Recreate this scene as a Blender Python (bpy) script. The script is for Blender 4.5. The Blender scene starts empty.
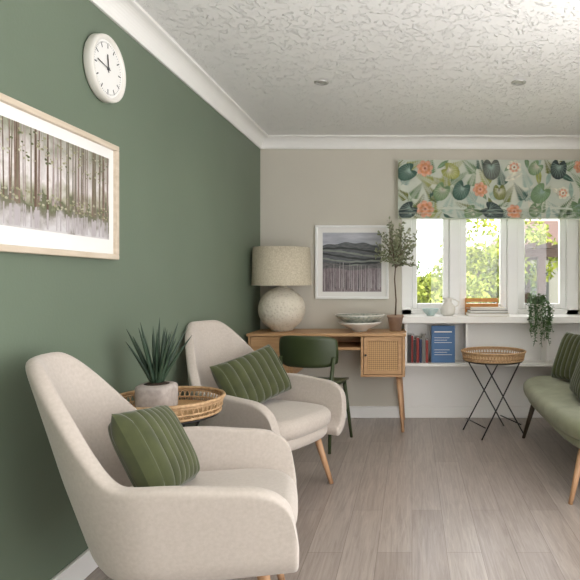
import bpy, bmesh, math, random
from mathutils import Vector, Matrix, Euler
random.seed(7)
scene = bpy.context.scene
try:
    scene.view_settings.view_transform = 'Standard'
except Exception: pass
pi = math.pi

# ------------------------------------------------------------------ materials
def srgb(r, g, b):
    def c(v):
        v /= 255.0
        return v/12.92 if v <= 0.04045 else ((v+0.055)/1.055)**2.4
    return (c(r), c(g), c(b), 1)

def newmat(name):
    m = bpy.data.materials.new(name); m.use_nodes = True
    nt = m.node_tree
    return m, nt, nt.nodes["Principled BSDF"]

def mat(name, col, rough=0.6, var=0.0, vscale=8.0, bump=0.0, bscale=60.0, metal=0.0, col2=None, stretch=None, spec=None, sheen=0.0, bdist=0.01):
    m, nt, b = newmat(name)
    N = nt.nodes; L = nt.links
    b.inputs["Roughness"].default_value = rough
    b.inputs["Metallic"].default_value = metal
    b.inputs["Base Color"].default_value = col
    if spec is not None: b.inputs["Specular IOR Level"].default_value = spec
    if sheen: b.inputs["Sheen Weight"].default_value = sheen
    tc = N.new("ShaderNodeTexCoord"); mp = N.new("ShaderNodeMapping")
    L.new(tc.outputs["Object"], mp.inputs["Vector"])
    if stretch: mp.inputs["Scale"].default_value = stretch
    if var > 0 or col2:
        n = N.new("ShaderNodeTexNoise"); n.inputs["Scale"].default_value = vscale; n.inputs["Detail"].default_value = 5
        L.new(mp.outputs[0], n.inputs["Vector"])
        r = N.new("ShaderNodeValToRGB"); r.color_ramp.elements[0].position = 0.3; r.color_ramp.elements[1].position = 0.7
        c2 = col2 or tuple(min(1, c*(1+var)) for c in col[:3])+(1,)
        c1 = col if col2 else tuple(c*(1-var) for c in col[:3])+(1,)
        r.color_ramp.elements[0].color = c1; r.color_ramp.elements[1].color = c2
        L.new(n.outputs["Fac"], r.inputs["Fac"]); L.new(r.outputs["Color"], b.inputs["Base Color"])
    if bump > 0:
        n = N.new("ShaderNodeTexNoise"); n.inputs["Scale"].default_value = bscale; n.inputs["Detail"].default_value = 3
        L.new(mp.outputs[0], n.inputs["Vector"])
        bp = N.new("ShaderNodeBump"); bp.inputs["Strength"].default_value = bump; bp.inputs["Distance"].default_value = bdist
        L.new(n.outputs["Fac"], bp.inputs["Height"]); L.new(bp.outputs["Normal"], b.inputs["Normal"])
    return m

M = {}
M['green_wall'] = mat("green_wall_paint", srgb(106,119,101), 0.5, var=0.05, vscale=1.5, bump=0.05, bscale=90)
M['beige_wall'] = mat("beige_wall_paint", srgb(206,200,187), 0.7, var=0.02, vscale=2, bump=0.05, bscale=90)
M['white'] = mat("white_paint", srgb(243,241,237), 0.45, var=0.01)
M['white_gloss'] = mat("white_upvc", srgb(243,243,241), 0.3, var=0.01)
M['oak'] = mat("oak_wood", srgb(180,138,96), 0.45, col2=srgb(200,160,118), vscale=6, stretch=(1,8,8), bump=0.05, bscale=40)
M['oak_leg'] = mat("oak_leg_wood", srgb(178,134,98), 0.45, col2=srgb(200,158,120), vscale=6, stretch=(8,8,1))
M['pale_wood'] = mat("pale_frame_wood", srgb(200,184,162), 0.5, col2=srgb(218,203,184), vscale=6, stretch=(8,1,8))
M['fabric'] = mat("warm_oatmeal_fabric", srgb(184,173,162), 0.9, col2=srgb(194,183,173), vscale=90, bump=0.14, bscale=420, sheen=0.25, bdist=0.003)
M['sage'] = mat("sage_velvet", srgb(116,119,92), 0.85, col2=srgb(138,140,112), vscale=8, bump=0.1, bscale=300, sheen=0.2, bdist=0.003)
M['cream_fab'] = mat("cream_fabric", srgb(205,200,188), 0.9, col2=srgb(214,209,198), vscale=20, bump=0.1, bscale=300, bdist=0.003)
M['velvet'] = mat("moss_velvet", srgb(56,61,30), 0.85, col2=srgb(74,79,42), vscale=14, sheen=0.3)
M['chair_green'] = mat("green_lacquer", srgb(58,68,40), 0.4, var=0.05)
M['black'] = mat("black_metal", srgb(28,27,26), 0.4, var=0.05)
M['darkfoot'] = mat("dark_foot", srgb(60,45,32), 0.5, var=0.05)
M['rattan'] = mat("rattan_cane", srgb(168,132,92), 0.6, col2=srgb(202,168,128), vscale=60, bump=0.3, bscale=150)
M['concrete'] = mat("speckled_concrete", srgb(168,156,149), 0.85, col2=srgb(188,178,171), vscale=50, bump=0.1)
M['soil'] = mat("soil", srgb(50,38,28), 0.95, var=0.3, vscale=60, bump=0.4)
M['aloe'] = mat("aloe_leaf", srgb(34,52,40), 0.4, col2=srgb(60,80,60), vscale=14)
M['olive_leaf'] = mat("olive_leaf", srgb(108,116,84), 0.6, col2=srgb(156,160,128), vscale=14)
M['bark'] = mat("bark", srgb(96,78,60), 0.9, var=0.2, vscale=40)
M['terracotta'] = mat("terracotta", srgb(160,132,112), 0.8, col2=srgb(176,150,130), vscale=20)
M['vine'] = mat("vine_leaf", srgb(64,98,54), 0.5, col2=srgb(104,136,84), vscale=20)
M['ceramic'] = mat("white_ceramic", srgb(228,224,216), 0.3, var=0.02)
M['ceramic_blue'] = mat("pale_blue_ceramic", srgb(160,190,190), 0.3, col2=srgb(205,218,212), vscale=25)
M['bowl_in'] = mat("speckled_bowl_glaze", srgb(130,142,132), 0.4, col2=srgb(208,206,192), vscale=40)
M['brass'] = mat("brass", srgb(180,150,90), 0.3, metal=1.0)
M['chrome'] = mat("chrome", srgb(200,198,196), 0.35, metal=0.6)
M['paper'] = mat("mat_board_paper", srgb(238,236,232), 0.8, var=0.01)
M['book1'] = mat("book_cover_red", srgb(140,50,44), 0.6, var=0.05)
M['book2'] = mat("book_cover_navy", srgb(40,52,84), 0.6, var=0.05)
M['book3'] = mat("book_cover_grey", srgb(120,118,112), 0.6, var=0.05)
M['book4'] = mat("book_cover_cream", srgb(210,200,180), 0.6, var=0.05)
M['book5'] = mat("book_cover_dark", srgb(52,50,50), 0.6, var=0.05)
M['sign_blue'] = mat("sign_blue", srgb(74,112,156), 0.5, var=0.04)
M['orange_wood'] = mat("orange_crate_wood", srgb(206,140,70), 0.5, var=0.1)
M['grass'] = mat("grass", srgb(110,134,68), 0.9, col2=srgb(150,165,90), vscale=3)
M['foliage'] = mat("foliage_lime", srgb(88,108,28), 0.8, col2=srgb(172,178,66), vscale=5)
M['foliage2'] = mat("foliage_green", srgb(54,80,38), 0.8, col2=srgb(112,138,62), vscale=5)
M['timber'] = mat("dark_timber", srgb(62,42,34), 0.7, var=0.15)
M['roof'] = mat("roof_tile", srgb(98,74,64), 0.8, var=0.15, vscale=20)
M['render'] = mat("pale_render", srgb(136,132,126), 0.8, var=0.03)
M['tick'] = mat("clock_print", srgb(60,60,62), 0.6, var=0.02)
M['linen'] = mat("linen_shade", srgb(188,176,152), 0.9, col2=srgb(216,206,186), vscale=90)

# lamp base: pitted ceramic
m, nt, b = newmat("dimpled_ceramic"); N=nt.nodes; L=nt.links
b.inputs["Roughness"].default_value=0.75
tc=N.new("ShaderNodeTexCoord"); v=N.new("ShaderNodeTexVoronoi"); v.inputs["Scale"].default_value=48
bp=N.new("ShaderNodeBump"); bp.inputs["Strength"].default_value=.7; bp.inputs["Distance"].default_value=0.009
L.new(tc.outputs["Object"],v.inputs["Vector"]); L.new(v.outputs["Distance"],bp.inputs["Height"]); L.new(bp.outputs[0],b.inputs["Normal"])
r=N.new("ShaderNodeValToRGB"); r.color_ramp.elements[0].color=srgb(194,182,162); r.color_ramp.elements[1].color=srgb(224,215,198)
r.color_ramp.elements[1].position=.4
L.new(v.outputs["Distance"],r.inputs["Fac"]); L.new(r.outputs["Color"],b.inputs["Base Color"])
M['dimple']=m
# ceiling: brushed / stippled plaster
m, nt, b = newmat("textured_plaster_ceiling"); N=nt.nodes; L=nt.links
b.inputs["Roughness"].default_value=0.9; b.inputs["Base Color"].default_value=srgb(243,242,240)
tc=N.new("ShaderNodeTexCoord")
n1=N.new("ShaderNodeTexNoise"); n1.inputs["Scale"].default_value=24; n1.inputs["Detail"].default_value=7; n1.inputs["Distortion"].default_value=1.6
L.new(tc.outputs["Object"],n1.inputs["Vector"])
r=N.new("ShaderNodeValToRGB"); r.color_ramp.elements[0].position=.55; r.color_ramp.elements[1].position=.66
L.new(n1.outputs["Fac"],r.inputs["Fac"])
bp=N.new("ShaderNodeBump"); bp.inputs["Strength"].default_value=0.8; bp.inputs["Distance"].default_value=0.009
L.new(r.outputs["Color"],bp.inputs["Height"]); L.new(bp.outputs[0],b.inputs["Normal"])
M['ceiling']=m
# floor planks
m, nt, b = newmat("grey_oak_planks"); N=nt.nodes; L=nt.links
tc=N.new("ShaderNodeTexCoord"); mp=N.new("ShaderNodeMapping"); mp.inputs["Rotation"].default_value=(0,0,pi/2)
L.new(tc.outputs["Object"],mp.inputs["Vector"])
br=N.new("ShaderNodeTexBrick"); br.inputs["Scale"].default_value=1; br.inputs["Brick Width"].default_value=1.25; br.inputs["Row Height"].default_value=0.15
br.inputs["Mortar Size"].default_value=0.0014; br.inputs["Mortar Smooth"].default_value=0.5; br.offset=0.37
br.inputs["Color1"].default_value=srgb(166,153,144); br.inputs["Color2"].default_value=srgb(182,170,161); br.inputs["Mortar"].default_value=srgb(126,114,106)
L.new(mp.outputs[0],br.inputs["Vector"])
mp2=N.new("ShaderNodeMapping"); mp2.inputs["Scale"].default_value=(30,1.6,1); L.new(tc.outputs["Object"],mp2.inputs["Vector"])
n=N.new("ShaderNodeTexNoise"); n.inputs["Scale"].default_value=2; n.inputs["Detail"].default_value=10; n.inputs["Distortion"].default_value=.9; n.inputs["Roughness"].default_value=.7
L.new(mp2.outputs[0],n.inputs["Vector"])
r=N.new("ShaderNodeValToRGB"); r.color_ramp.elements[0].position=.32; r.color_ramp.elements[1].position=.68
r.color_ramp.elements[0].color=(.62,.60,.59,1); r.color_ramp.elements[1].color=(1.0,1.0,1.0,1)
L.new(n.outputs["Fac"],r.inputs["Fac"])
mx=N.new("ShaderNodeMix"); mx.data_type='RGBA'; mx.blend_type='MULTIPLY'; mx.inputs[0].default_value=1
L.new(br.outputs["Color"],mx.inputs[6]); L.new(r.outputs["Color"],mx.inputs[7]); L.new(mx.outputs[2],b.inputs["Base Color"])
b.inputs["Roughness"].default_value=0.28
bp=N.new("ShaderNodeBump"); bp.inputs["Strength"].default_value=.12; bp.inputs["Distance"].default_value=.003
L.new(n.outputs["Fac"],bp.inputs["Height"]); L.new(bp.outputs[0],b.inputs["Normal"])
M['floor']=m
# cane weave
m, nt, b = newmat("woven_cane"); N=nt.nodes; L=nt.links
tc=N.new("ShaderNodeTexCoord"); v=N.new("ShaderNodeTexChecker"); v.inputs["Scale"].default_value=90
mp=N.new("ShaderNodeMapping"); mp.inputs["Rotation"].default_value=(0,pi/4,0)
L.new(tc.outputs["Object"],mp.inputs["Vector"]); L.new(mp.outputs[0],v.inputs["Vector"])
v.inputs["Color1"].default_value=srgb(202,164,116); v.inputs["Color2"].default_value=srgb(154,116,76)
L.new(v.outputs["Color"],b.inputs["Base Color"]); b.inputs["Roughness"].default_value=.6
M['cane']=m
# glass
m = bpy.data.materials.new("window_glass"); m.use_nodes=True; nt=m.node_tree; nt.nodes.clear()
o=nt.nodes.new("ShaderNodeOutputMaterial"); a=nt.nodes.new("ShaderNodeBsdfTransparent"); g=nt.nodes.new("ShaderNodeBsdfGlossy"); g.inputs["Roughness"].default_value=.02
mxs=nt.nodes.new("ShaderNodeMixShader"); mxs.inputs[0].default_value=.04
nt.links.new(a.outputs[0],mxs.inputs[1]); nt.links.new(g.outputs[0],mxs.inputs[2]); nt.links.new(mxs.outputs[0],o.inputs[0])
M['glass']=m
# forest print base
m, nt, b = newmat("misty_forest_print"); N=nt.nodes; L=nt.links
tc=N.new("ShaderNodeTexCoord")
sep=N.new("ShaderNodeSeparateXYZ"); L.new(tc.outputs["Object"],sep.inputs[0])
rz=N.new("ShaderNodeMapRange"); rz.inputs[1].default_value=1.34; rz.inputs[2].default_value=1.68
nd=N.new("ShaderNodeTexNoise"); nd.inputs["Scale"].default_value=16; nd.inputs["Detail"].default_value=8; L.new(tc.outputs["Object"],nd.inputs["Vector"])
ad=N.new("ShaderNodeMath"); ad.operation='MULTIPLY_ADD'; ad.inputs[1].default_value=.24; L.new(nd.outputs["Fac"],ad.inputs[0]); L.new(sep.outputs["Z"],ad.inputs[2])
sb=N.new("ShaderNodeMath"); sb.operation='SUBTRACT'; sb.inputs[1].default_value=.12; L.new(ad.outputs[0],sb.inputs[0]); L.new(sb.outputs[0],rz.inputs[0])
r=N.new("ShaderNodeValToRGB"); cr=r.color_ramp
cr.elements[0].position=0; cr.elements[0].color=srgb(208,204,204)
cr.elements[1].position=1; cr.elements[1].color=srgb(146,146,128)
for p,c in ((.12,srgb(184,178,176)),(.22,srgb(124,120,104)),(.32,srgb(104,108,80)),(.42,srgb(172,168,148)),(.58,srgb(224,218,216)),(.8,srgb(190,184,178))):
    e=cr.elements.new(p); e.color=c
L.new(rz.outputs[0],r.inputs["Fac"]); L.new(r.outputs["Color"],b.inputs["Base Color"]); b.inputs["Roughness"].default_value=.35
M['forest']=m

# ------------------------------------------------------------------ mesh builder
class MB:
    def __init__(s): s.v=[]; s.f=[]; s.mi=[]; s.sm=[]; s.mats=[]; s.T=Matrix.Identity(4)
    def slot(s,m):
        if m not in s.mats: s.mats.append(m)
        return s.mats.index(m)
    def add(s,vs,fs,m,smooth=False):
        o=len(s.v); k=s.slot(m)
        s.v += [tuple(s.T@Vector(p)) for p in vs]
        for f in fs: s.f.append([i+o for i in f]); s.mi.append(k); s.sm.append(smooth)
    def box(s,lo,hi,m):
        x0,y0,z0=lo; x1,y1,z1=hi
        s.add([(x0,y0,z0),(x1,y0,z0),(x1,y1,z0),(x0,y1,z0),(x0,y0,z1),(x1,y0,z1),(x1,y1,z1),(x0,y1,z1)],
              [(0,3,2,1),(4,5,6,7),(0,1,5,4),(1,2,6,5),(2,3,7,6),(3,0,4,7)],m)
    def lathe(s,prof,m,c=(0,0,0),n=40,smooth=True,cap0=True,cap1=True):
        vs=[];fs=[]
        for r,z in prof:
            for i in range(n):
                a=2*pi*i/n; vs.append((c[0]+r*math.cos(a),c[1]+r*math.sin(a),c[2]+z))
        for j in range(len(prof)-1):
            for i in range(n):
                fs.append((j*n+i,j*n+(i+1)%n,(j+1)*n+(i+1)%n,(j+1)*n+i))
        if cap0: fs.append(tuple(range(n))[::-1])
        if cap1: fs.append(tuple((len(prof)-1)*n+i for i in range(n)))
        s.add(vs,fs,m,smooth)
    def tube(s,pts,rad,m,n=8,closed=False,smooth=True,flat=1.0):
        pts=[Vector(p) for p in pts]; k=len(pts); vs=[];fs=[]
        if not hasattr(rad,'__len__'): rad=[rad]*k
        up=None
        for i,p in enumerate(pts):
            if closed: t=pts[(i+1)%k]-pts[i-1]
            else: t=pts[min(i+1,k-1)]-pts[max(i-1,0)]
            t.normalize()
            if up is None:
                up=Vector((0,0,1)) if abs(t.z)<.9 else Vector((1,0,0))
            a=t.cross(up)
            if a.length<1e-4: a=t.cross(Vector((0,1,0)))
            a.normalize(); bb=a.cross(t).normalized(); up=bb
            for j in range(n):
                an=2*pi*j/n
                vs.append(p+a*math.cos(an)*rad[i]+bb*math.sin(an)*rad[i]*flat)
        K=k if closed else k-1
        for i in range(K):
            for j in range(n):
                i2=(i+1)%k
                fs.append((i*n+j,i*n+(j+1)%n,i2*n+(j+1)%n,i2*n+j))
        if not closed:
            fs.append(tuple(range(n))[::-1]); fs.append(tuple((k-1)*n+j for j in range(n)))
        s.add(vs,fs,m,smooth)
    def ring(s,R,r,z,m,c=(0,0),n=56,k=8):
        s.tube([(c[0]+R*math.cos(2*pi*i/n),c[1]+R*math.sin(2*pi*i/n),z) for i in range(n)],r,m,n=k,closed=True)
    def pad(s,cx,cy,hx,hy,z0,z1,m,n=4.0,dome=0.0,N=64,rnd=0.03):
        prof=[]; h=z1-z0; R=min(rnd,h/2)
        for i in range(7):
            a=-pi/2+ (pi/2)*i/6; prof.append((-R+R*math.cos(a), z0+R+R*math.sin(a)))
        for i in range(7):
            a=(pi/2)*i/6; prof.append((-R+R*math.cos(a), z1-R+R*math.sin(a)))
        vs=[];fs=[]
        def ring_pts(off,z,scale=1.0):
            for i in range(N):
                a=2*pi*i/N; c=math.cos(a); d=math.sin(a)
                x=math.copysign(abs(c)**(2/n),c); y=math.copysign(abs(d)**(2/n),d)
                vs.append((cx+x*(hx+off)*scale, cy+y*(hy+off)*scale, z))
        for off,z in prof: ring_pts(off,z)
        rows=len(prof)
        for sc in (.85,.65,.4,.15):
            ring_pts(-R,z1+dome*(1-sc*sc),sc); rows+=1
        for j in range(rows-1):
            for i in range(N):
                fs.append((j*N+i,j*N+(i+1)%N,(j+1)*N+(i+1)%N,(j+1)*N+i))
        fs.append(tuple(range(N))[::-1]); fs.append(tuple((rows-1)*N+i for i in range(N)))
        s.add(vs,fs,m,True)
    def build(s,name,parent=None,bevel=0,subsurf=0,solid=0,loc=None):
        me=bpy.data.meshes.new(name); me.from_pydata(s.v,[],s.f)
        for m in s.mats: me.materials.append(m)
        for p,k,sm in zip(me.polygons,s.mi,s.sm): p.material_index=k; p.use_smooth=sm
        me.update()
        o=bpy.data.objects.new(name,me); scene.collection.objects.link(o)
        if parent: o.parent=parent
        if loc: o.location=loc
        if solid:
            md=o.modifiers.new("solid",'SOLIDIFY'); md.thickness=solid; md.offset=-1
        if bevel:
            md=o.modifiers.new("bevel",'BEVEL'); md.width=bevel; md.segments=2; md.limit_method='ANGLE'
        if subsurf:
            md=o.modifiers.new("sub",'SUBSURF'); md.levels=subsurf; md.render_levels=subsurf
        return o

def empty(name,loc=(0,0,0),rz=0):
    e=bpy.data.objects.new(name,None); scene.collection.objects.link(e); e.location=loc; e.rotation_euler=(0,0,rz); return e

# ------------------------------------------------------------------ room shell
XL=-1.30; XR=1.78; YB=4.97; YF=-2.0; ZC=2.40
WX0,WX1,WZ0,WZ1=-0.09,1.45,0.82,2.12
mb=MB(); mb.box((XL-.15,YF,-.1),(XR+.15,YB+.25,0),M['floor']); mb.build("floor")
mb=MB(); mb.box((XL-.15,YF,ZC),(XR+.15,YB+.25,ZC+.15),M['ceiling']); mb.build("ceiling")
mb=MB(); mb.box((XL-.15,YF,0),(XL,YB+.25,ZC),M['green_wall']); mb.build("wall_left")
mb=MB()
mb.box((XL,YB,0),(WX0,YB+.25,ZC),M['beige_wall']); mb.box((WX1,YB,0),(XR,YB+.25,ZC),M['beige_wall'])
mb.box((WX0,YB,0),(WX1,YB+.25,WZ0),M['beige_wall']); mb.box((WX0,YB,WZ1),(WX1,YB+.25,ZC),M['beige_wall'])
mb.build("wall_back")
mb=MB()
mb.box((XR,2.5,0),(XR+.15,YB+.25,ZC),M['beige_wall']); mb.box((XR,YF,2.2),(XR+.15,2.5,ZC),M['beige_wall'])
mb.box((XR,YF,0),(XR+.15,-1.2,2.2),M['beige_wall'])  # unseen opening left in this wall to let in extra daylight
mb.build("wall_right")
mb=MB(); mb.box((XL,YF-.15,0),(.4,YF,ZC),M['beige_wall']); mb.box((.4,YF-.15,2.2),(XR,YF,ZC),M['beige_wall']); mb.build("added_wall_rear")  # unseen partial wall, added to cut flat light from behind
def cornice(name,axis):
    prof=[(0,-.10),(.012,-.10),(.016,-.085)]
    for i in range(9):
        a=i/8*pi/2; prof.append((.016+.06*(1-math.cos(a)) , -.085+.07*math.sin(a)))
    prof+= [(.085,-.012),(.085,0),(0,0)]
    mb=MB(); n=len(prof)
    if axis=='left':
        A=[(XL+d,YF,ZC+z) for d,z in prof]; B=[(XL+d,YB,ZC+z) for d,z in prof]
    else:
        A=[(XL,YB-d,ZC+z) for d,z in prof]; B=[(XR,YB-d,ZC+z) for d,z in prof]
    mb.add(A+B,[(i,(i+1)%n,n+(i+1)%n,n+i) for i in range(n)]+[tuple(range(n)),tuple(range(n,2*n))],M['white'])
    mb.build(name)
cornice("trim_cornice_left",'left'); cornice("trim_cornice_back",'back')
mb=MB(); mb.box((XL,YF,0),(XL+.018,YB,.10),M['white']); mb.build("baseboard_left",bevel=.005)
mb=MB(); mb.box((XL+.018,YB-.018,0),(XR,YB,.10),M['white']); mb.build("baseboard_back",bevel=.005)

# ------------------------------------------------------------------ window
W=empty("window_1")
mb=MB(); g=M['white_gloss']
y0,y1=5.05,5.14
mb.box((WX0,y0,WZ0),(.0,y1,WZ1),g); mb.box((1.345,y0,WZ0),(WX1,y1,WZ1),g)
for a,b_ in ((.325,.415),(.83,.92)): mb.box((a,y0-.012,WZ0),(b_,y1,WZ1),g)
mb.box((WX0,y0,WZ0),(WX1,y1,.925),g); mb.box((WX0,y0,WZ1-.06),(WX1,y1,WZ1),g)
mb.build("outer_frame",W,bevel=.006)
for i,(a,b_,pa,pb) in enumerate(((0,.325,.044,.27),(.415,.83,.475,.77),(.92,1.345,.985,1.29))):
    mb=MB(); ya,yb=5.065,5.125
    mb.box((a,ya,.925),(pa,yb,2.06),g); mb.box((pb,ya,.925),(b_,yb,2.06),g)
    mb.box((pa,ya,.925),(pb,yb,.975),g); mb.box((pa,ya,2.0),(pb,yb,2.06),g)
    mb.build("sash_%d"%(i+1),W,bevel=.008)
    mb=MB(); mb.box((pa,5.09,.975),(pb,5.096,2.0),M['glass']); mb.build("pane_%d"%(i+1),W)

S=empty("built_in_window_shelf"); w=M['white']
mb=MB()
mb.box((WX0-.02,4.72,.825),(XR-.005,5.048,.88),w)
mb.build("sill_board",S,bevel=.006)
mb=MB()
mb.box((-.06,4.74,.47),(XR-.005,4.955,.495),w)
for x in (-.06,.44,1.1): mb.box((x,4.745,.495),(x+.02,4.95,.825),w)
mb.build("lower_shelf",S,bevel=.003)
mb=MB(); mb.box((WX0-.02,4.952,.101),(XR-.005,4.969,.825),w); mb.build("back_panel",S)

# ------------------------------------------------------------------ roman blind
B=empty("roman_blind")
m_base=mat("blind_cotton",srgb(192,202,190),.9,col2=srgb(220,220,204),vscale=5,bump=.1,bscale=300,bdist=.002)
BX0,BX1=-.118,1.52
mb=MB()
prof=[(4.90,2.195),(4.90,1.80),(4.893,1.775),(4.887,1.772),(4.884,1.775),(4.882,1.742),(4.876,1.738),(4.873,1.742),(4.871,1.70),(4.876,1.692),(4.90,1.692),(4.925,1.70),(4.925,2.195)]
n=len(prof)
mb.add([(BX0,y,z) for y,z in prof]+[(BX1,y,z) for y,z in prof],[(i,(i+1)%n,n+(i+1)%n,n+i) for i in range(n)]+[tuple(range(n)),tuple(range(n,2*n))],m_base)
mb.build("fabric_panel",B)
mb=MB(); mb.box((BX0,4.925,2.16),(BX1,4.969,2.195),M['white']); mb.build("headrail",B)
mcol={k:mat("blind_print_"+k,srgb(*c),.9,var=.22,vscale=30) for k,c in dict(teal=(74,102,90),olive=(122,128,70),sage=(122,148,110),pink=(222,170,144),orange=(212,146,106),rust=(158,100,82),lime=(162,166,96),mist=(164,186,174),dark=(66,78,76),cream=(228,224,206),plum=(104,108,100)).items()}
cur=MB()
def motif(pts,m,layer):
    P=[]
    for x,z in pts:
        x=min(max(x,BX0+.002),BX1-.002); z=min(max(z,1.700),2.192)
        P.append((x,z))
    for lo,hi,yy in ((1.776,2.192,4.90),(1.744,1.772,4.8825),(1.700,1.738,4.8705)):
        zs=[p[1] for p in P]
        if max(zs)<=lo+.001 or min(zs)>=hi-.001: continue
        Q=[(x,yy-.0012-.0004*layer,min(max(z,lo),hi)) for x,z in P]
        c=(sum(q[0] for q in Q)/len(Q),Q[0][1],sum(q[2] for q in Q)/len(Q))
        k=len(Q)
        cur.add(Q+[c],[(i,(i+1)%k,k) for i in range(k)],m)
def rot(pts,a,c): return [(c[0]+x*math.cos(a)-z*math.sin(a),c[1]+x*math.sin(a)+z*math.cos(a)) for x,z in pts]
def stroke(p,q,wd,m,layer):
    dx,dz=q[0]-p[0],q[1]-p[1]; l=math.hypot(dx,dz) or 1; nx,nz=-dz/l*wd,dx/l*wd
    motif([(p[0]+nx,p[1]+nz),(p[0]-nx,p[1]-nz),(q[0]-nx*.3,q[1]-nz*.3),(q[0]+nx*.3,q[1]+nz*.3)],m,layer)
def heart_leaf(c,s,a,m,mv,ly):
    pts=[]
    for i in range(48):
        t=2*pi*i/48; dd=(t-pi/2+pi)%(2*pi)-pi
        r=s*(1-.6*math.exp(-dd**2*10))*(1+.10*math.cos(2*(t+pi/2)))*(1-.05*abs(math.sin(t*9)))
        pts.append((.92*r*math.cos(t),r*math.sin(t)*1.02))
    motif(rot(pts,a,c),m,ly)
    for k in range(-6,7):
        t=-pi/2+k*.36; p=rot([(0,s*.3),(s*.82*math.cos(t),s*.88*math.sin(t))],a,c); stroke(p[0],p[1],.0026,mv,ly+1)
def flower(c,s,a,m,m2,ly):
    for ringk,(sc,mm) in enumerate(((1.0,m),(.68,m2),(.4,m))):
        for k in range(7):
            t=a+2*pi*k/7+ringk*.4; q=s*sc; pts=[(q*.1,0),(q*.4,q*.24),(q*.8,q*.32),(q,q*.1),(q*.96,-q*.1),(q*.8,-q*.32),(q*.4,-q*.24)]
            motif(rot(pts,t,c),mm,ly+ringk)
    motif([(c[0]+s*.14*math.cos(t*pi/5),c[1]+s*.14*math.sin(t*pi/5)) for t in range(10)],mcol['rust'],ly+3)
def fern(c,s,a,m,ly):
    p=rot([(0,-s),(0,s)],a,c); stroke(p[0],p[1],.003,m,ly)
    for k in range(10):
        h=-s*.8+s*1.7*k/10; l=s*.55*(1-k/12)
        for sg in (-1,1):
            pts=[(0,h),(sg*l*.5,h+l*.45),(sg*l,h+l*.55),(sg*l*.6,h+l*.15)]
            motif(rot(pts,a,c),m,ly)
def longleaf(c,s,a,m,mv,ly):
    pts=[(0,-s),(s*.22,-s*.5),(s*.30,0),(s*.2,s*.55),(0,s),(-s*.2,s*.55),(-s*.30,0),(-s*.22,-s*.5)]
    motif(rot(pts,a,c),m,ly); p=rot([(0,-s),(0,s*.9)],a,c); stroke(p[0],p[1],.002,mv,ly+1)
rnd=random.Random(8); i=0; seq=['h','f','h2','n','h','f2','h2','h','f','n','h2']; si=0
for pas in (0,1):
    for row,zc in enumerate((2.16,2.04,1.92,1.80,1.715) if pas==0 else (2.11,1.93,1.77)):
        x=BX0+.02+(row%2)*.08+pas*.06
        while x<BX1:
            c=(x+rnd.uniform(-.02,.02),zc+rnd.uniform(-.025,.025)); a=rnd.uniform(-1.2,1.2); ly=(i*4)%16 + (0 if pas==0 else 16)
            if pas==0:
                k=rnd.choice(['fern','fern','long','fern'])
                if k=='fern': fern(c,rnd.uniform(.08,.11),a,mcol[rnd.choice(['sage','olive','teal','lime','sage','mist'])],ly)
                else: longleaf(c,rnd.uniform(.06,.09),a,mcol[rnd.choice(['sage','olive','lime','mist','teal','cream'])],mcol['mist'],ly)
                x+=rnd.uniform(.09,.13)
            else:
                k=seq[si%len(seq)]; si+=1
                if k=='h': heart_leaf(c,rnd.uniform(.08,.10),a,mcol[rnd.choice(['teal','dark','olive','plum','sage'])],mcol['mist'],ly)
                elif k=='h2': heart_leaf(c,rnd.uniform(.06,.08),a,mcol[rnd.choice(['lime','sage','olive'])],mcol['cream'],ly)
                elif k=='f': flower(c,rnd.uniform(.06,.08),a,mcol['pink'],mcol['orange'],ly)
                elif k=='f2': flower(c,rnd.uniform(.05,.065),a,mcol['cream'],mcol['pink'],ly)
                x+=rnd.uniform(.15,.20)
            i+=1
cur.build("botanical_print",B)

# ------------------------------------------------------------------ wall clock
K=empty("wall_clock",(XL,2.42,2.055)); K.rotation_euler=(pi/2,0,pi/2)
mb=MB(); R=.137
mb.lathe([(R*.95,0.001),(R,.008),(R,.03),(R*.985,.04),(R*.95,.043),(R*.87,.040),(R*.84,.030)],M['ceramic'],n=64,cap1=False)
mb.build("case",K)
mb=MB(); mb.lathe([(R*.85,.028),(R*.85,.031)],M['paper'],n=64,smooth=False); mb.build("dial",K)
mb=MB()
for k in range(60):
    a=2*pi*k/60; big=k%5==0; r0,r1,wd=(R*.62,R*.78,.0026) if big else (R*.74,R*.78,.0009)
    mb.T=Matrix.Rotation(a,4,'Z'); mb.box((r0,-wd,.031),(r1,wd,.0316),M['tick'])
def hand(ang,l,wd):
    mb.T=Matrix.Rotation(ang,4,'Z'); mb.box((-.015,-wd,.034),(l,wd,.0352),M['tick'])
hand(pi/2+.12,R*.42,.003); hand(pi-.15,R*.62,.002); mb.T=Matrix.Identity(4)
mb.lathe([(.006,.031),(.006,.037)],M['tick'],n=16)
mb.build("ticks_and_hands",K)

# ------------------------------------------------------------------ forest picture
P=empty("framed_forest_print")
ya,yb,za,zb=1.45,2.515,1.262,1.752; fw=.022
mb=MB()
xw=XL
for lo,hi in (((xw,ya,za),(xw+.032,yb,za+fw)),((xw,ya,zb-fw),(xw+.032,yb,zb)),((xw,ya,za+fw),(xw+.032,ya+fw,zb-fw)),((xw,yb-fw,za+fw),(xw+.032,yb,zb-fw))): mb.box(lo,hi,M['pale_wood'])
mb.build("frame",P,bevel=.003)
mb=MB(); mb.box((xw+.001,ya+fw,za+fw),(xw+.016,yb-fw,zb-fw),M['paper']); mb.build("mount",P)
py0,py1,pz0,pz1=ya+.085,yb-.06,za+.083,zb-.065
mb=MB(); mb.box((xw+.016,py0,pz0),(xw+.0175,py1,pz1),M['forest'])
tm=[mat("print_trunk_%d"%i,srgb(*c),.5,var=.15,vscale=60) for i,c in enumerate(((106,84,72),(130,108,96),(164,148,144),(192,182,182),(122,112,94)))]
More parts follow.
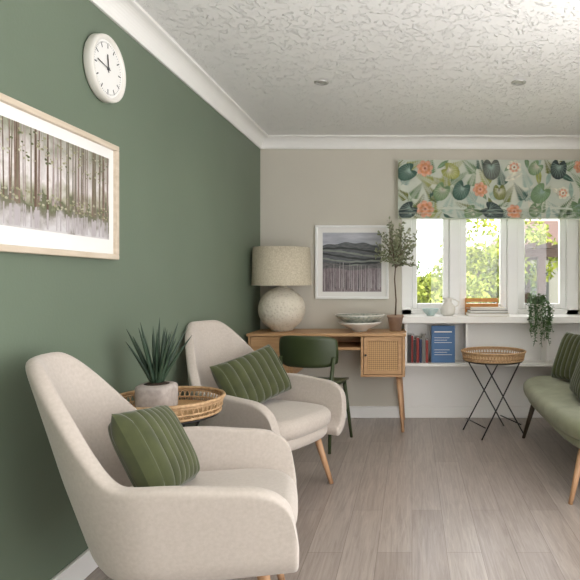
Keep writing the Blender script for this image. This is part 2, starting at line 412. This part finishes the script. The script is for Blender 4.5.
gm=[mat("print_leaf_%d"%i,srgb(*c),.5,var=.2,vscale=60) for i,c in enumerate(((106,112,80),(150,148,116),(178,174,150)))]
rm=mat("print_reflection",srgb(184,176,178),.5,var=.08)
rr=random.Random(21)
specs=[]
for i in range(110):
    t=rr.random(); specs.append(t)
for i,t in enumerate(sorted(specs,key=lambda q:rr.random())):
    y=py0+.01+(py1-py0-.02)*t; depth=rr.random()
    wd=.0012+.005*(1-depth)**2; x=xw+.018+.00025*(1-depth)*20/10
    base=pz0+(.22+.10*depth)*(pz1-pz0); lean=rr.uniform(-.006,.006)
    mt=tm[3] if depth>.65 else tm[2] if depth>.42 else tm[rr.choice((0,1,4))]
    yt=min(max(y+lean,py0+.004),py1-.004)
    mb.add([(x,y-wd,base),(x,y+wd,base),(x,yt+wd*.6,pz1),(x,yt-wd*.6,pz1)],[(0,1,2,3)],mt)
    if depth<.5:
        mb.add([(x-.0002,y-wd,base-.012),(x-.0002,y+wd,base-.012),(x-.0002,y+wd*.8,pz0+.006),(x-.0002,y-wd*.8,pz0+.006)],[(0,3,2,1)],rm)
for i in range(360):
    y=py0+.012+(py1-py0-.024)*rr.random(); low=rr.random()<.5
    z=pz0+(pz1-pz0)*(rr.uniform(.24,.38) if low else rr.uniform(.66,.97)); s=rr.uniform(.003,.007)
    x=xw+.0192+.0001*(i%7)
    mb.add([(x,y+s*math.cos(k*pi/3+i)*1.3,min(z+s*math.sin(k*pi/3+i)*.7,pz1)) for k in range(6)],[tuple(range(6))],gm[0 if i%4==0 else rr.choice((1,2))])
mb.build("print",P)

# ------------------------------------------------------------------ landscape picture
P=empty("framed_landscape_print")
xa,xb,za,zb=-.825,-.20,1.017,1.645; fw=.02
mb=MB()
for lo,hi in (((xa,YB-.032,za),(xb,YB,za+fw)),((xa,YB-.032,zb-fw),(xb,YB,zb)),((xa,YB-.032,za+fw),(xa+fw,YB,zb-fw)),((xb-fw,YB-.032,za+fw),(xb,YB,zb-fw))): mb.box(lo,hi,M['white_gloss'])
mb.build("frame",P,bevel=.003)
mb=MB(); mb.box((xa+fw,YB-.014,za+fw),(xb-fw,YB-.001,zb-fw),M['paper']); mb.build("mount",P)
mb=MB(); x0,x1,z0,z1=xa+.062,xb-.062,za+.062,zb-.062; H=z1-z0
def band(zlo,zhi,fn_lo,fn_hi,m,ly):
    k=40; y=YB-.0145-.0003*ly; vs=[];fs=[]
    for i in range(k+1):
        t=i/k; x=x0+(x1-x0)*t
        vs.append((x,y,z0+H*min(1,max(0,zlo+fn_lo(t))))); vs.append((x,y,z0+H*min(1,max(0,zhi+fn_hi(t)))))
    for i in range(k): fs.append((2*i,2*i+2,2*i+3,2*i+1))
    mb.add(vs,fs,m)
Z=lambda t:0
band(0,1,Z,Z,mat("print_sky",srgb(158,161,172),.5,col2=srgb(198,199,206),vscale=6,stretch=(1,1,5)),0)
hill=lambda t:.05*math.sin(t*3.2)+.012*math.sin(t*20)
band(.4,.78,Z,hill,mat("print_hill",srgb(74,78,82),.5,col2=srgb(112,114,116),vscale=20,stretch=(1,1,6)),1)
dk=mat("print_hedge",srgb(54,58,58),.5,var=.2,vscale=40); lt=mat("print_strip_field",srgb(132,138,130),.5,var=.12,vscale=30)
for k in range(6):
    z_=.74-.055*k
    band(z_-.03,z_,lambda t,k=k:.03*math.sin(t*4+k)-.05*t,lambda t,k=k:.03*math.sin(t*4+k)-.05*t+.006*math.sin(t*25),lt if k%2 else dk,2+k)
band(.3,.47,Z,lambda t:.03*math.sin(t*5+2),mat("print_moor",srgb(78,78,80),.5,col2=srgb(128,124,124),vscale=24,stretch=(1,1,6)),8)
band(0,.38,Z,lambda t:.02*math.sin(t*9),mat("print_field",srgb(116,104,108),.5,col2=srgb(152,140,144),vscale=20,stretch=(4,1,1)),9)
tr=mat("print_trunks",srgb(200,194,194),.5,var=.05); td=mat("print_trunks_dark",srgb(54,50,54),.5,var=.1)
rr=random.Random(5)
for i in range(46):
    x=x0+.008+(x1-x0-.016)*rr.random(); h=rr.uniform(.28,.46)*H; b0=z0+rr.uniform(0,.08)*H; wd=rr.uniform(.001,.0028); y=YB-.0178-.0001*(i%5)
    mb.add([(x-wd,y,b0),(x+wd,y,b0),(x+wd*.4,y,b0+h),(x-wd*.4,y,b0+h)],[(0,1,2,3)],tr if i%3 else td)
mb.build("print",P)

# ------------------------------------------------------------------ downlights
for i,(x,y) in enumerate(((-.56,3.585),(.66,3.585),(-.56,1.0),(.66,1.0))):  # last pair is unseen, added to light the room more evenly
    D=empty("ceiling_downlight" if i==0 else "ceiling_downlight.%03d"%i,(x,y,ZC))
    mb=MB(); mb.lathe([(.045,0),(.045,-.006),(.036,-.010),(.030,-.004),(.028,-.001)],M['chrome'],n=36,cap0=False,cap1=False); mb.build("bezel",D)
    mb=MB(); mb.lathe([(.029,-.001),(.012,-.004),(.001,-.005)],M['chrome'],n=24,cap0=True); mb.build("lens",D)
    ld=bpy.data.lights.new("downlight_lamp",'SPOT'); ld.energy=14 if i<2 else 5; ld.spot_size=math.radians(150); ld.spot_blend=1; ld.shadow_soft_size=.08; ld.color=(1,.95,.88)
    lo=bpy.data.objects.new("lamp",ld); scene.collection.objects.link(lo); lo.parent=D; lo.location=(0,0,-.03)

# fill lights shaped as uplighters, added out of view to brighten the ceiling
for i,(x,y,e_) in enumerate(((1.5,1.75,25),(.9,-.9,8))):
    U=empty("added_fill_uplighter" if i==0 else "added_fill_uplighter.001",(x,y,0))
    mb=MB(); mb.lathe([(.13,0),(.13,.015),(.02,.03),(.012,.04),(.012,1.22),(.03,1.24),(.10,1.28),(.16,1.35),(.155,1.35),(.09,1.29),(.001,1.26)],M['brass'],n=40,cap1=False); mb.build("stand_and_bowl",U)
    ld=bpy.data.lights.new("added_fill_light",'AREA'); ld.shape='DISK'; ld.size=.26; ld.energy=e_; ld.color=(1,.96,.92)
    lo=bpy.data.objects.new("fill_disk",ld); scene.collection.objects.link(lo); lo.parent=U; lo.location=(0,0,1.352); lo.rotation_euler=(pi,0,0)

# ------------------------------------------------------------------ desk
D=empty("rattan_desk"); oak=M['oak']
dx0,dx1,dy0,dy1=-1.275,-.045,4.46,4.93
mb=MB(); mb.box((dx0,dy0,.742),(dx1,dy1,.765),oak); mb.build("top",D,bevel=.004)
mb=MB()
mb.box((dx0+.01,dy0+.01,.43),(dx0+.03,dy1-.01,.742),oak); mb.box((-.94,dy0+.01,.43),(-.92,dy1-.01,.742),oak)
mb.box((-.395,dy0+.01,.43),(-.375,dy1-.01,.742),oak); mb.box((dx1-.03,dy0+.01,.43),(dx1-.01,dy1-.01,.742),oak)
mb.box((dx0+.03,dy0+.01,.43),(-.94,dy1-.01,.448),oak); mb.box((-.375,dy0+.01,.43),(dx1-.03,dy1-.01,.448),oak)
mb.box((-.92,dy0+.03,.635),(-.395,dy1-.01,.655),oak)
mb.box((dx0+.03,dy1-.025,.448),(-.94,dy1-.012,.742),oak); mb.box((-.375,dy1-.025,.448),(dx1-.03,dy1-.012,.742),oak); mb.box((-.92,dy1-.025,.655),(-.395,dy1-.012,.742),oak)
mb.build("carcass",D,bevel=.002)
for nm,a,b_ in (("left_drawers",dx0+.034,-.944),("rattan_door",-.371,dx1-.034)):
    mb=MB(); yf=dy0+.004
    if nm=="rattan_door":
        z0,z1=.452,.738; t=.03
        mb.box((a,yf,z0),(a+t,yf+.018,z1),oak); mb.box((b_-t,yf,z0),(b_,yf+.018,z1),oak); mb.box((a+t,yf,z0),(b_-t,yf+.018,z0+t),oak); mb.box((a+t,yf,z1-t),(b_-t,yf+.018,z1),oak)
        mb.box((a+t,yf+.008,z0+t),(b_-t,yf+.012,z1-t),M['cane'])
        mb.T=Matrix.Translation((a+.015,yf,.60))@Matrix.Rotation(pi/2,4,'X'); mb.lathe([(.004,0),(.004,.01),(.009,.014),(.009,.022),(.005,.025)],M['black'],n=16)
    else:
        mb.box((a,yf,.60),(b_,yf+.018,.738),oak); mb.box((a,yf,.452),(b_,yf+.018,.594),oak)
        for z in (.67,.525):
            mb.T=Matrix.Translation(((a+b_)/2,yf,z))@Matrix.Rotation(pi/2,4,'X'); mb.lathe([(.004,0),(.004,.01),(.009,.014),(.009,.022),(.005,.025)],M['black'],n=16); mb.T=Matrix.Identity(4)
    mb.build(nm,D,bevel=.002)
mb=MB()
for sx,xx in ((-1,dx0+.06),(1,dx1-.06)):
    for sy,yy in ((-1,dy0+.06),(1,dy1-.06)):
        ox=.035 if sx>0 else -.012
        mb.tube([(xx,yy,.43),(xx+ox,yy+sy*.03,0.0)],[.021,.012],M['oak_leg'],n=16)
mb.build("legs",D)

# ------------------------------------------------------------------ table lamp
Lm=empty("table_lamp",(-1.055,4.70,.765))
mb=MB(); prof=[(.07,0),(.085,.004)]
for i in range(1,20):
    a=-pi/2+.42+ (pi-.42-.30)*i/19; prof.append((.188*math.cos(a),.178+.178*math.sin(a)))
prof+=[(.045,.352),(.04,.365)]
mb.lathe(prof,M['dimple'],n=64); mb.build("base",Lm)
mb=MB(); mb.lathe([(.014,.36),(.014,.42),(.022,.425),(.022,.47)],M['brass'],n=20)
for k in range(3):
    a=2*pi*k/3; mb.tube([(0,0,.46),(.218*math.cos(a),.218*math.sin(a),.645)],.002,M['brass'],n=6)
mb.build("stem",Lm)
mb=MB(); mb.lathe([(.238,.37),(.228,.675),(.224,.675),(.234,.37),(.238,.37)],M['linen'],n=72,cap0=False,cap1=False); mb.build("shade",Lm)

# ------------------------------------------------------------------ bowls
Bw=empty("stacked_bowls",(-.42,4.68,.765))
mb=MB(); mb.lathe([(.055,0),(.06,.012),(.10,.03),(.165,.062),(.178,.078),(.172,.078),(.15,.06),(.09,.038),(.001,.034)],M['ceramic'],n=56,cap1=False); mb.build("lower_bowl",Bw)
mb=MB(); mb.lathe([(.06,.042),(.075,.052),(.13,.078),(.185,.112),(.20,.132),(.194,.134),(.175,.115),(.12,.085),(.001,.07)],M['bowl_in'],n=56,cap1=False)
mb.ring(.197,.004,.133,M['ceramic']); mb.build("upper_bowl",Bw)

# ------------------------------------------------------------------ olive tree
O=empty("potted_olive_tree",(-.135,4.70,.765))
mb=MB(); mb.lathe([(.045,0),(.062,.11),(.068,.11),(.070,.13),(.062,.13),(.058,.105),(.001,.105)],M['terracotta'],n=40,cap1=False); mb.build("pot",O)
mb=MB(); mb.lathe([(.058,.106),(.03,.112),(.001,.112)],M['soil'],n=24); mb.build("soil",O)
mb=MB(); rr=random.Random(11)
mb.tube([(0,0,.10),(.006,0,.25),(-.006,.005,.42),(.004,0,.56)],[.007,.006,.005,.004],M['bark'],n=8)
tips=[]
for k in range(26):
    a=rr.uniform(0,2*pi); l=rr.uniform(.10,.19); up=rr.uniform(-.02,.24); z0=rr.uniform(.50,.62)
    p0=Vector((0,0,z0)); p2=Vector((l*math.cos(a),l*math.sin(a)*.8,z0+up+.02)); p1=(p0+p2)/2+Vector((0,0,.03))
    mb.tube([p0,p1,p2],[.0025,.002,.001],M['bark'],n=5); tips.append((p0,p1,p2))
for k in range(8):
    x=rr.uniform(-.06,.06); p0=Vector((0,0,.56)); p2=Vector((x,rr.uniform(-.05,.05),rr.uniform(.80,.90))); p1=(p0+p2)/2+Vector((x*.3,0,0)); mb.tube([p0,p1,p2],[.003,.002,.001],M['bark'],n=5); tips.append((p0,p1,p2))
mb.build("branches",O)
mb=MB()
for p0,p1,p2 in tips:
    for j in range(24):
        t=.25+.75*j/23; c=p0*(1-t)**2+p1*2*t*(1-t)+p2*t*t
        d=Vector((rr.uniform(-1,1),rr.uniform(-1,1),rr.uniform(-.5,1))).normalized(); s=rr.uniform(.026,.042)
        w_=d.cross(Vector((rr.uniform(-1,1),rr.uniform(-1,1),rr.uniform(-1,1)))).normalized()*.008
        mb.add([c,c+d*s*.5+w_,c+d*s,c+d*s*.5-w_],[(0,1,2,3)],M['olive_leaf'])
mb.build("leaves",O)

# ------------------------------------------------------------------ tray tables
def tray_table(name,x,y,r,z,rz,q=.14):
    E=empty(name,(x,y,0),rz)
    mb=MB(); rt=M['rattan']
    mb.lathe([(r*.93,z-.062),(r*.93,z-.054)],M['cane'],n=60,smooth=False)
    mb.ring(r*.94,.006,z-.06,rt); mb.ring(r,.008,z,rt); mb.ring(r*.985,.004,z-.012,rt); mb.ring(r*.965,.004,z-.04,rt)
    for k in range(64):
        a=2*pi*k/64; a2=a+.09
        mb.tube([(r*.94*math.cos(a),r*.94*math.sin(a),z-.06),(r*math.cos(a2),r*math.sin(a2),z)],.0026,rt,n=5)
        mb.tube([(r*.94*math.cos(a2),r*.94*math.sin(a2),z-.06),(r*math.cos(a),r*math.sin(a),z)],.0026,rt,n=5)
    mb.build("wicker_tray",E)
    mb=MB(); k=M['black']
    for sy in (-1,1):
        for sx in (-1,1):
            mb.tube([(sx*q,sy*q*(.95 if sx>0 else 1.05),z-.072),(-sx*(q+.03),sy*(q+.01),.004)],.0055,k,n=8)
    for sx in (-1,1):
        mb.tube([(sx*q,-q,z-.072),(sx*q,q,z-.072)],.0055,k,n=8)
        mb.tube([(sx*q,-q-.008,.09),(sx*q,q+.008,.09)],.0045,k,n=8)
    mb.ring(r*.90,.005,z-.072,k)
    mb.build("folding_stand",E)
    return E
tray_table("wicker_tray_table",-1.055,2.50,.233,.668,.5,.12)
tray_table("wicker_tray_table.001",.625,4.46,.243,.632,.35,.15)

# ------------------------------------------------------------------ aloe
A=empty("potted_aloe",(-1.10,2.50,.616))
mb=MB(); mb.pad(0,0,.078,.078,0,.112,M['concrete'],n=3.2,rnd=.018); mb.build("pot",A)
mb=MB(); mb.lathe([(.055,.111),(.03,.119),(.001,.121)],M['soil'],n=24); mb.build("soil",A)
mb=MB(); rr=random.Random(4)
for k in range(22):
    a=k*2.399; tilt=.06+.44*(k/22); l=rr.uniform(.23,.31)*(1-.15*(k/22))
    pts=[];rad=[]
    for j in range(8):
        t=j/7; out=math.sin(tilt)*l*t*(1+.2*t); h=math.cos(tilt)*l*t
        pts.append((.014*math.cos(a)+out*math.cos(a),.014*math.sin(a)+out*math.sin(a),.107+h)); rad.append(.017*(1-t)**.75*(1-.2*math.cos(t*3))+.0008)
    mb.tube(pts,rad,M['aloe'],n=8,flat=.6)
mb.build("leaves",A)

# ------------------------------------------------------------------ tub shells
def smooth(a,b_,x):
    t=min(1,max(0,(x-a)/(b_-a))); return t*t*(3-2*t)
def tub(name,parent,m,x0,a_fn,w_fn,Lf,Hf,zb=.30,nu=56,nv=14,arc=.5,ex=1.0,solid=.05,conv=0.0):
    vs=[];fs=[]
    for i in range(nu+1):
        u=-1+2*i/nu; s=abs(u); sg=1 if u>=0 else -1
        H=Hf(s)
        for j in range(nv+1):
            t=j/nv
            if t<.25:
                q=t/.25*pi/2; mm=.80+.20*math.sin(q); z=zb+.06-.06*math.cos(q)
            else:
                q=(t-.25)/.75; mm=1; z=zb+.06+(H-zb-.06)*q
            a=a_fn(z); w=w_fn(z)
            if s<arc:
                ph=s/arc*pi/2; x=x0-a*mm*math.cos(ph)**ex; y=w*mm*math.sin(ph)**ex
            else:
                q2=(s-arc)/(1-arc); x=x0+Lf(z)*q2; y=w*mm-conv*q2*q2
            vs.append((x,sg*y,z))
    R=nv+1
    for i in range(nu):
        for j in range(nv): fs.append((i*R+j,i*R+j+1,(i+1)*R+j+1,(i+1)*R+j))
    mb=MB(); mb.add(vs,fs,m,True)
    o=mb.build(name,parent)
    md=o.modifiers.new("solid",'SOLIDIFY'); md.thickness=solid; md.offset=0
    md=o.modifiers.new("sub",'SUBSURF'); md.levels=2; md.render_levels=2
    return o

def pillow(name,parent,w,h,T,m,X,ribs=8,n=96):
    vs=[];fs=[]
    mb=MB(); mb.T=X
    for side in (1,-1):
        base=len(vs)
        for i in range(n+1):
            u=-1+2*i/n
            for j in range(n+1):
                v=-1+2*j/n
                e=max(0,(1-abs(u)**3.2)*(1-abs(v)**3.2))
                th=T*e**.5
                rib=abs(math.cos(pi*ribs*u/2))**.5*.022*min(1,e*5)
                px=w/2*u*(1-.05*(1-v*v)); pz=h/2*v*(1-.06*(1-u*u))
                vs.append((px,side*(th*.78+rib),pz))
        for i in range(n):
            for j in range(n):
                q=(base+i*(n+1)+j,base+(i+1)*(n+1)+j,base+(i+1)*(n+1)+j+1,base+i*(n+1)+j+1)
                fs.append(q if side<0 else q[::-1])
    mb.add(vs,fs,m,True)
    return mb.build(name,parent)

def armchair(name,x,y,rz):
    E=empty(name,(x,y,0),rz); f=M['fabric']
    def Hf(s):
        h=.60+.335*(1-smooth(.09,.42,s))-.02*smooth(.5,.85,s)
        if s>.75:
            q=(s-.75)/.25; h=.37+(h-.37)*max(0,1-q**2.8)**(1/2.8)
        return h
    a_fn=lambda z:.20+.34*max(0,z-.30)
    w_fn=lambda z:.285+.06*min(1,max(0,(z-.30)/.28))-.08*max(0,z-.60)
    tub("shell",E,f,-.06,a_fn,w_fn,lambda z:.40,Hf,zb=.30,nu=84)
    mb=MB(); mb.pad(.03,0,.29,.275,.285,.37,f,n=3.4,rnd=.04); mb.build("seat_base",E)
    mb=MB(); mb.pad(.035,0,.305,.28,.345,.455,f,n=3.6,rnd=.05,dome=.012); mb.build("seat_cushion",E)
    mb=MB()
    for sx in (-1,1):
        for sy in (-1,1):
            mb.tube([(.03+sx*.19,sy*.18,.30),(.03+sx*.255,sy*.245,0)],[.021,.0125],M['oak_leg'],n=16)
    mb.build("legs",E)
    return E
A1=math.radians(12); A2=math.radians(-25)
P1=(-.73,1.95); P2=(-.827,3.25)
armchair("armchair",P1[0],P1[1],A1)
armchair("armchair.001",P2[0],P2[1],A2)
def chair_cushion(name,cx,cy,rz,l,tilt,roll,w=.44,h=.30):
    E=empty(name,(cx,cy,0),rz)
    X=Matrix.Translation(l)@Matrix.Rotation(-tilt,4,'Y')@Matrix.Rotation(-pi/2,4,'Z')@Matrix.Rotation(roll,4,'Y')
    pillow("cover",E,w,h,.062,M['velvet'],X)
chair_cushion("ribbed_cushion",P1[0],P1[1],A1,(-.11,-.03,.618),math.radians(28),math.radians(-10))
chair_cushion("ribbed_cushion.001",P2[0],P2[1],A2,(-.10,.03,.612),math.radians(28),math.radians(8),w=.54,h=.31)

# ------------------------------------------------------------------ sofa
So=empty("two_seat_sofa",(1.25,3.68,0),pi)
def HfS(s):
    h=.60+.255*(1-smooth(.50,.86,s))
    if s>.86:
        q=(s-.86)/.14; h=.40+(h-.40)*math.sqrt(max(0,1-q*q))
    return h
tub("shell",So,M['cream_fab'],-.12,lambda z:.14+.22*max(0,z-.30),lambda z:.74+.06*min(1,max(0,(z-.3)/.3)),lambda z:.26,HfS,zb=.30,nu=80,arc=.7,ex=.45,solid=.06)
mb=MB(); mb.pad(.06,0,.36,.78,.285,.36,M['sage'],n=5,rnd=.035); mb.build("seat_base",So)
mb=MB(); mb.pad(.07,0,.39,.82,.335,.445,M['sage'],n=4,rnd=.05,dome=.015,N=96); mb.build("seat_cushion",So)
mb=MB()
for sy in (-1,1):
    mb.tube([(.34,sy*.60,.30),(.42,sy*.64,0)],[.021,.012],M['oak_leg'] if sy>0 else M['darkfoot'],n=16)
    mb.tube([(-.22,sy*.60,.30),(-.30,sy*.64,0)],[.021,.012],M['oak_leg'],n=16)
mb.build("legs",So)
def sofa_cushion(name,x,y,z,rz,tilt,w=.45,h=.36,roll=0):
    E=empty(name,(x,y,z),rz)
    pillow("cover",E,w,h,.062,M['velvet'],Matrix.Rotation(-tilt,4,'Y')@Matrix.Rotation(-pi/2,4,'Z')@Matrix.Rotation(roll,4,'Y'))
sofa_cushion("ribbed_cushion.002",1.17,4.10,.625,pi+.35,.38)
sofa_cushion("ribbed_cushion.003",1.07,3.46,.625,pi-.1,.4)

# ------------------------------------------------------------------ green desk chair
G=empty("green_desk_chair",(-.70,4.20,0),math.radians(-14)); g=M['chair_green']
vs=[];fs=[];nu,nv=24,8
for i in range(nu+1):
    u=-1+2*i/nu
    for j in range(nv+1):
        v=j/nv; hw=.225*(1-.04*(2*v-1)**2)
        cz=1-.25*abs(u)**6
        vs.append((hw*u,-.20-.02*v+.09*u*u, .68+(v-.5)*.22*cz))
for i in range(nu):
    for j in range(nv): q=i*(nv+1)+j; fs.append((q,q+nv+1,q+nv+2,q+1))
mb=MB(); mb.add(vs,fs,g,True); mb.build("backrest",G,solid=.014)
vs=[];fs=[]
for i in range(nu+1):
    u=-1+2*i/nu
    for j in range(nu+1):
        v=-1+2*j/nu
        x=.215*u*math.sqrt(1-.35*v*v*.6); y=.20*v*math.sqrt(1-.35*u*u*.6)
        vs.append((x,y,.455+.012*(u*u)-.015*max(0,v)**3))
for i in range(nu):
    for j in range(nu): q=i*(nu+1)+j; fs.append((q,q+nu+1,q+nu+2,q+1))
mb=MB(); mb.add(vs,fs,g,True); mb.build("seat",G,solid=.016)
mb=MB()
for sx in (-1,1):
    mb.tube([(sx*.165,.15,.44),(sx*.205,.20,0)],[.015,.011],g,n=12)
    mb.tube([(sx*.20,-.145,.64),(sx*.185,-.165,.45),(sx*.205,-.235,0)],[.012,.015,.011],g,n=12)
    mb.tube([(sx*.17,.15,.43),(sx*.185,-.165,.43)],.011,g,n=10)
mb.tube([(-.17,.15,.43),(.17,.15,.43)],.011,g,n=10); mb.tube([(-.185,-.165,.43),(.185,-.165,.43)],.011,g,n=10)
mb.build("legs",G)

# ------------------------------------------------------------------ books, sign
Bk=empty("row_of_books"); mb=MB(); x=-.035; rr=random.Random(2)
for k in range(7):
    t=rr.uniform(.014,.028); h=rr.uniform(.17,.235); d=rr.uniform(.13,.16)
    c=M[('book5','book1','book5','book1','book2','book3','book1')[k]]
    mb.box((x,4.78,.495),(x+t,4.78+d,.495+h),c); mb.box((x+.002,4.7815,.495+h-.0005),(x+t-.002,4.778+d,.495+h+.001),M['paper'])
    x+=t+.002
mb.build("books",Bk,bevel=.0015)
Sg=empty("blue_notice_box"); mb=MB(); mb.box((.16,4.79,.495),(.355,4.84,.80),M['sign_blue']); mb.build("box",Sg,bevel=.003)
mb=MB()
for k,z in enumerate((.745,.70,.68,.66,.60,.58,.56)): mb.box((.185,4.7888,z),(.33-(k%3)*.02,4.7899,z+(.010 if k==0 else .003)),M['paper'])
mb.build("printed_text",Sg)

# ------------------------------------------------------------------ sill ornaments
J=empty("ceramic_jug",(.30,4.86,.88))
mb=MB(); mb.lathe([(.04,0),(.058,.02),(.065,.05),(.055,.085),(.035,.11),(.034,.125),(.046,.15),(.041,.15),(.030,.125),(.028,.11)],M['ceramic'],n=40,cap1=False)
mb.tube([(.05,0,.07),(.085,0,.085),(.09,0,.115),(.06,0,.135),(.038,0,.135)],.006,M['ceramic'],n=8)
mb.build("body",J)
J2=empty("pale_blue_dish",(.155,4.86,.88)); mb=MB(); mb.lathe([(.03,0),(.035,.01),(.06,.035),(.072,.06),(.067,.06),(.052,.035),(.001,.015)],M['ceramic_blue'],n=40,cap1=False); mb.build("dish",J2)
Sb=empty("stack_of_books",(.63,4.86,.88)); mb=MB()
for k,(w_,d,h,c,a) in enumerate(((.34,.20,.025,'book4',0),(.31,.19,.022,'book3',.05),(.28,.18,.02,'book4',-.04))):
    z=(0,.0265,.050)[k]; mb.T=Matrix.Translation((0,0,z))@Matrix.Rotation(a,4,'Z')
    mb.box((-w_/2,-d/2,0),(w_/2,d/2,.003),M[c]); mb.box((-w_/2,-d/2,h-.003),(w_/2,d/2,h),M[c]); mb.box((-w_/2,d/2-.004,.003),(w_/2,d/2,h-.003),M[c]); mb.box((-w_/2+.004,-d/2+.004,.003),(w_/2-.004,d/2-.004,h-.003),M['paper'])
mb.T=Matrix.Identity(4)
mb.build("books",Sb)
Cr=empty("small_wooden_crate",(.60,5.0,.88)); mb=MB(); o_=M['orange_wood']
for z in (.02,.065,.11): mb.box((-.14,-.02,z),(.14,-.014,z+.03),o_); mb.box((-.14,.024,z),(.14,.03,z+.03),o_)
for x in (-.14,.132): mb.box((x,-.014,0),(x+.008,.024,.145),o_)
mb.box((-.132,-.014,.012),(.132,.024,.018),o_)
mb.build("slats",Cr)
V=empty("trailing_plant",(1.04,4.82,.88))
mb=MB(); mb.lathe([(.045,0),(.06,.09),(.064,.10),(.058,.10),(.054,.085),(.001,.085)],M['ceramic'],n=36,cap1=False); mb.build("pot",V)
mb=MB(); ml=MB(); rr=random.Random(9)
for k in range(38):
    a=rr.uniform(pi*.9,2.1*pi) if k>8 else rr.uniform(0,2*pi); front=math.sin(a)<-.15
    l=rr.uniform(.12,.36) if front else .03
    ox,oy=math.cos(a),math.sin(a)
    ex_,ey_=(ox*.09, -.13-rr.uniform(0,.03)) if front else (ox*.09,oy*.09)
    pts=[Vector((ox*.02,oy*.02,.085)),Vector((ox*.06,oy*.06,.14+rr.uniform(0,.05))),Vector((ex_,ey_,.09))]
    if front:
        for j in range(1,6): pts.append(Vector((ex_+rr.uniform(-.01,.01),ey_+rr.uniform(-.006,.004),.09-l*j/5)))
    mb.tube(pts,.0016,M['vine'],n=5)
    for i in range(len(pts)-1):
        for j in range(5):
            c=pts[i].lerp(pts[i+1],j/5); d=Vector((rr.uniform(-1,1),rr.uniform(-1,.2),rr.uniform(-.6,.6))).normalized(); s=rr.uniform(.016,.026)
            w_=d.cross(Vector((rr.uniform(-.3,.3),.5,1))).normalized()*s*.4
            ml.add([c,c+d*s*.5+w_,c+d*s,c+d*s*.5-w_],[(0,1,2,3)],M['vine'])
mb.build("stems",V); ml.build("leaves",V)

# ------------------------------------------------------------------ outside
mb=MB(); mb.box((-12,5.25,-.25),(16,40,-.15),M['grass']); mb.build("ground_lawn")
def bush(name,x,y,z,r,m,seed,dens=3000):
    rr=random.Random(seed); mb=MB()
    E=empty(name,(x,y,-.15))
    mb.tube([(0,0,0),(.05,0,z*.5),(0,0,z)],[.08,.06,.04],M['bark'],n=8); mb.build("trunk",E)
    mb=MB()
    blobs=[(Vector((rr.gauss(0,.45),rr.gauss(0,.45),rr.gauss(0,.4)))*r,rr.uniform(.3,.55)*r) for _ in range(14)]
    for k in range(dens):
        bc,br_=rr.choice(blobs)
        d=Vector((rr.gauss(0,1),rr.gauss(0,1),rr.gauss(0,1))).normalized()*br_*rr.uniform(.75,1.05)
        c=bc+d+Vector((0,0,z))
        if c.z<.02: continue
        a=Vector((rr.uniform(-1,1),rr.uniform(-1,1),rr.uniform(-1,1))).normalized()*.05; b2=a.cross(Vector((rr.uniform(-1,1),rr.uniform(-1,1),rr.uniform(-1,1)))).normalized()*.03
        mb.add([c-a,c+b2,c+a,c-b2],[(0,1,2,3)],m)
    mb.build("leaves",E)
bush("garden_tree",.10,8.6,.9,.72,M['foliage'],1,6000)
bush("garden_tree.001",1.15,10.5,1.6,.95,M['foliage'],2,7000)
bush("garden_tree.002",-.6,12,1.2,1.1,M['foliage2'],3)
bush("garden_tree.003",2.1,12.5,.6,.7,M['foliage2'],4)
Pg=empty("garden_pergola"); mb=MB()
for x in (2.05,2.7,3.45):
    for y in (9.2,10.4): mb.box((x-.06,y-.06,-.15),(x+.06,y+.06,1.55),M['timber'])
for y in (9.2,10.4): mb.box((1.8,y-.04,1.55),(3.8,y+.04,1.68),M['timber'])
for k in range(9): mb.box((1.85+k*.24,8.9,1.68),(1.90+k*.24,10.7,1.76),M['timber'])
mb.box((2.05,9.18,.75),(3.45,9.22,.82),M['timber'])
mb.build("posts_and_beams",Pg)
Hs=empty("neighbouring_house"); mb=MB(); mb.box((2.4,17,-.15),(10,22,1.9),M['render'])
mb.add([(2.2,16.8,1.9),(10.2,16.8,1.9),(10.2,22.2,1.9),(2.2,22.2,1.9),(3.5,19.5,3.2),(9,19.5,3.2)],[(0,1,5,4),(2,3,4,5),(0,4,3),(1,2,5),(0,3,2,1)],M['roof'])
for x in (3.2,4.6): mb.box((x,16.96,.6),(x+.8,16.99,1.5),M['tick'])
mb.build("walls_and_roof",Hs)

# ------------------------------------------------------------------ light
w=bpy.data.worlds.new("World"); scene.world=w; w.use_nodes=True
bg=w.node_tree.nodes["Background"]; bg.inputs[0].default_value=(.97,.98,1,1); bg.inputs[1].default_value=4.6
sd=bpy.data.lights.new("sun",'SUN'); sd.energy=1.0; sd.angle=.1; sd.color=(1,.96,.9)
so=bpy.data.objects.new("sun",sd); scene.collection.objects.link(so); so.rotation_euler=(math.radians(42),0,math.radians(-30))

# ------------------------------------------------------------------ camera
cd=bpy.data.cameras.new("camera"); cd.lens=36; cd.sensor_width=36; cd.shift_x=-122/580; cd.shift_y=-9/580; cd.clip_start=.05
co=bpy.data.objects.new("camera",cd); scene.collection.objects.link(co); co.location=(0,0,1.17); co.rotation_euler=(pi/2,0,0)
scene.camera=co
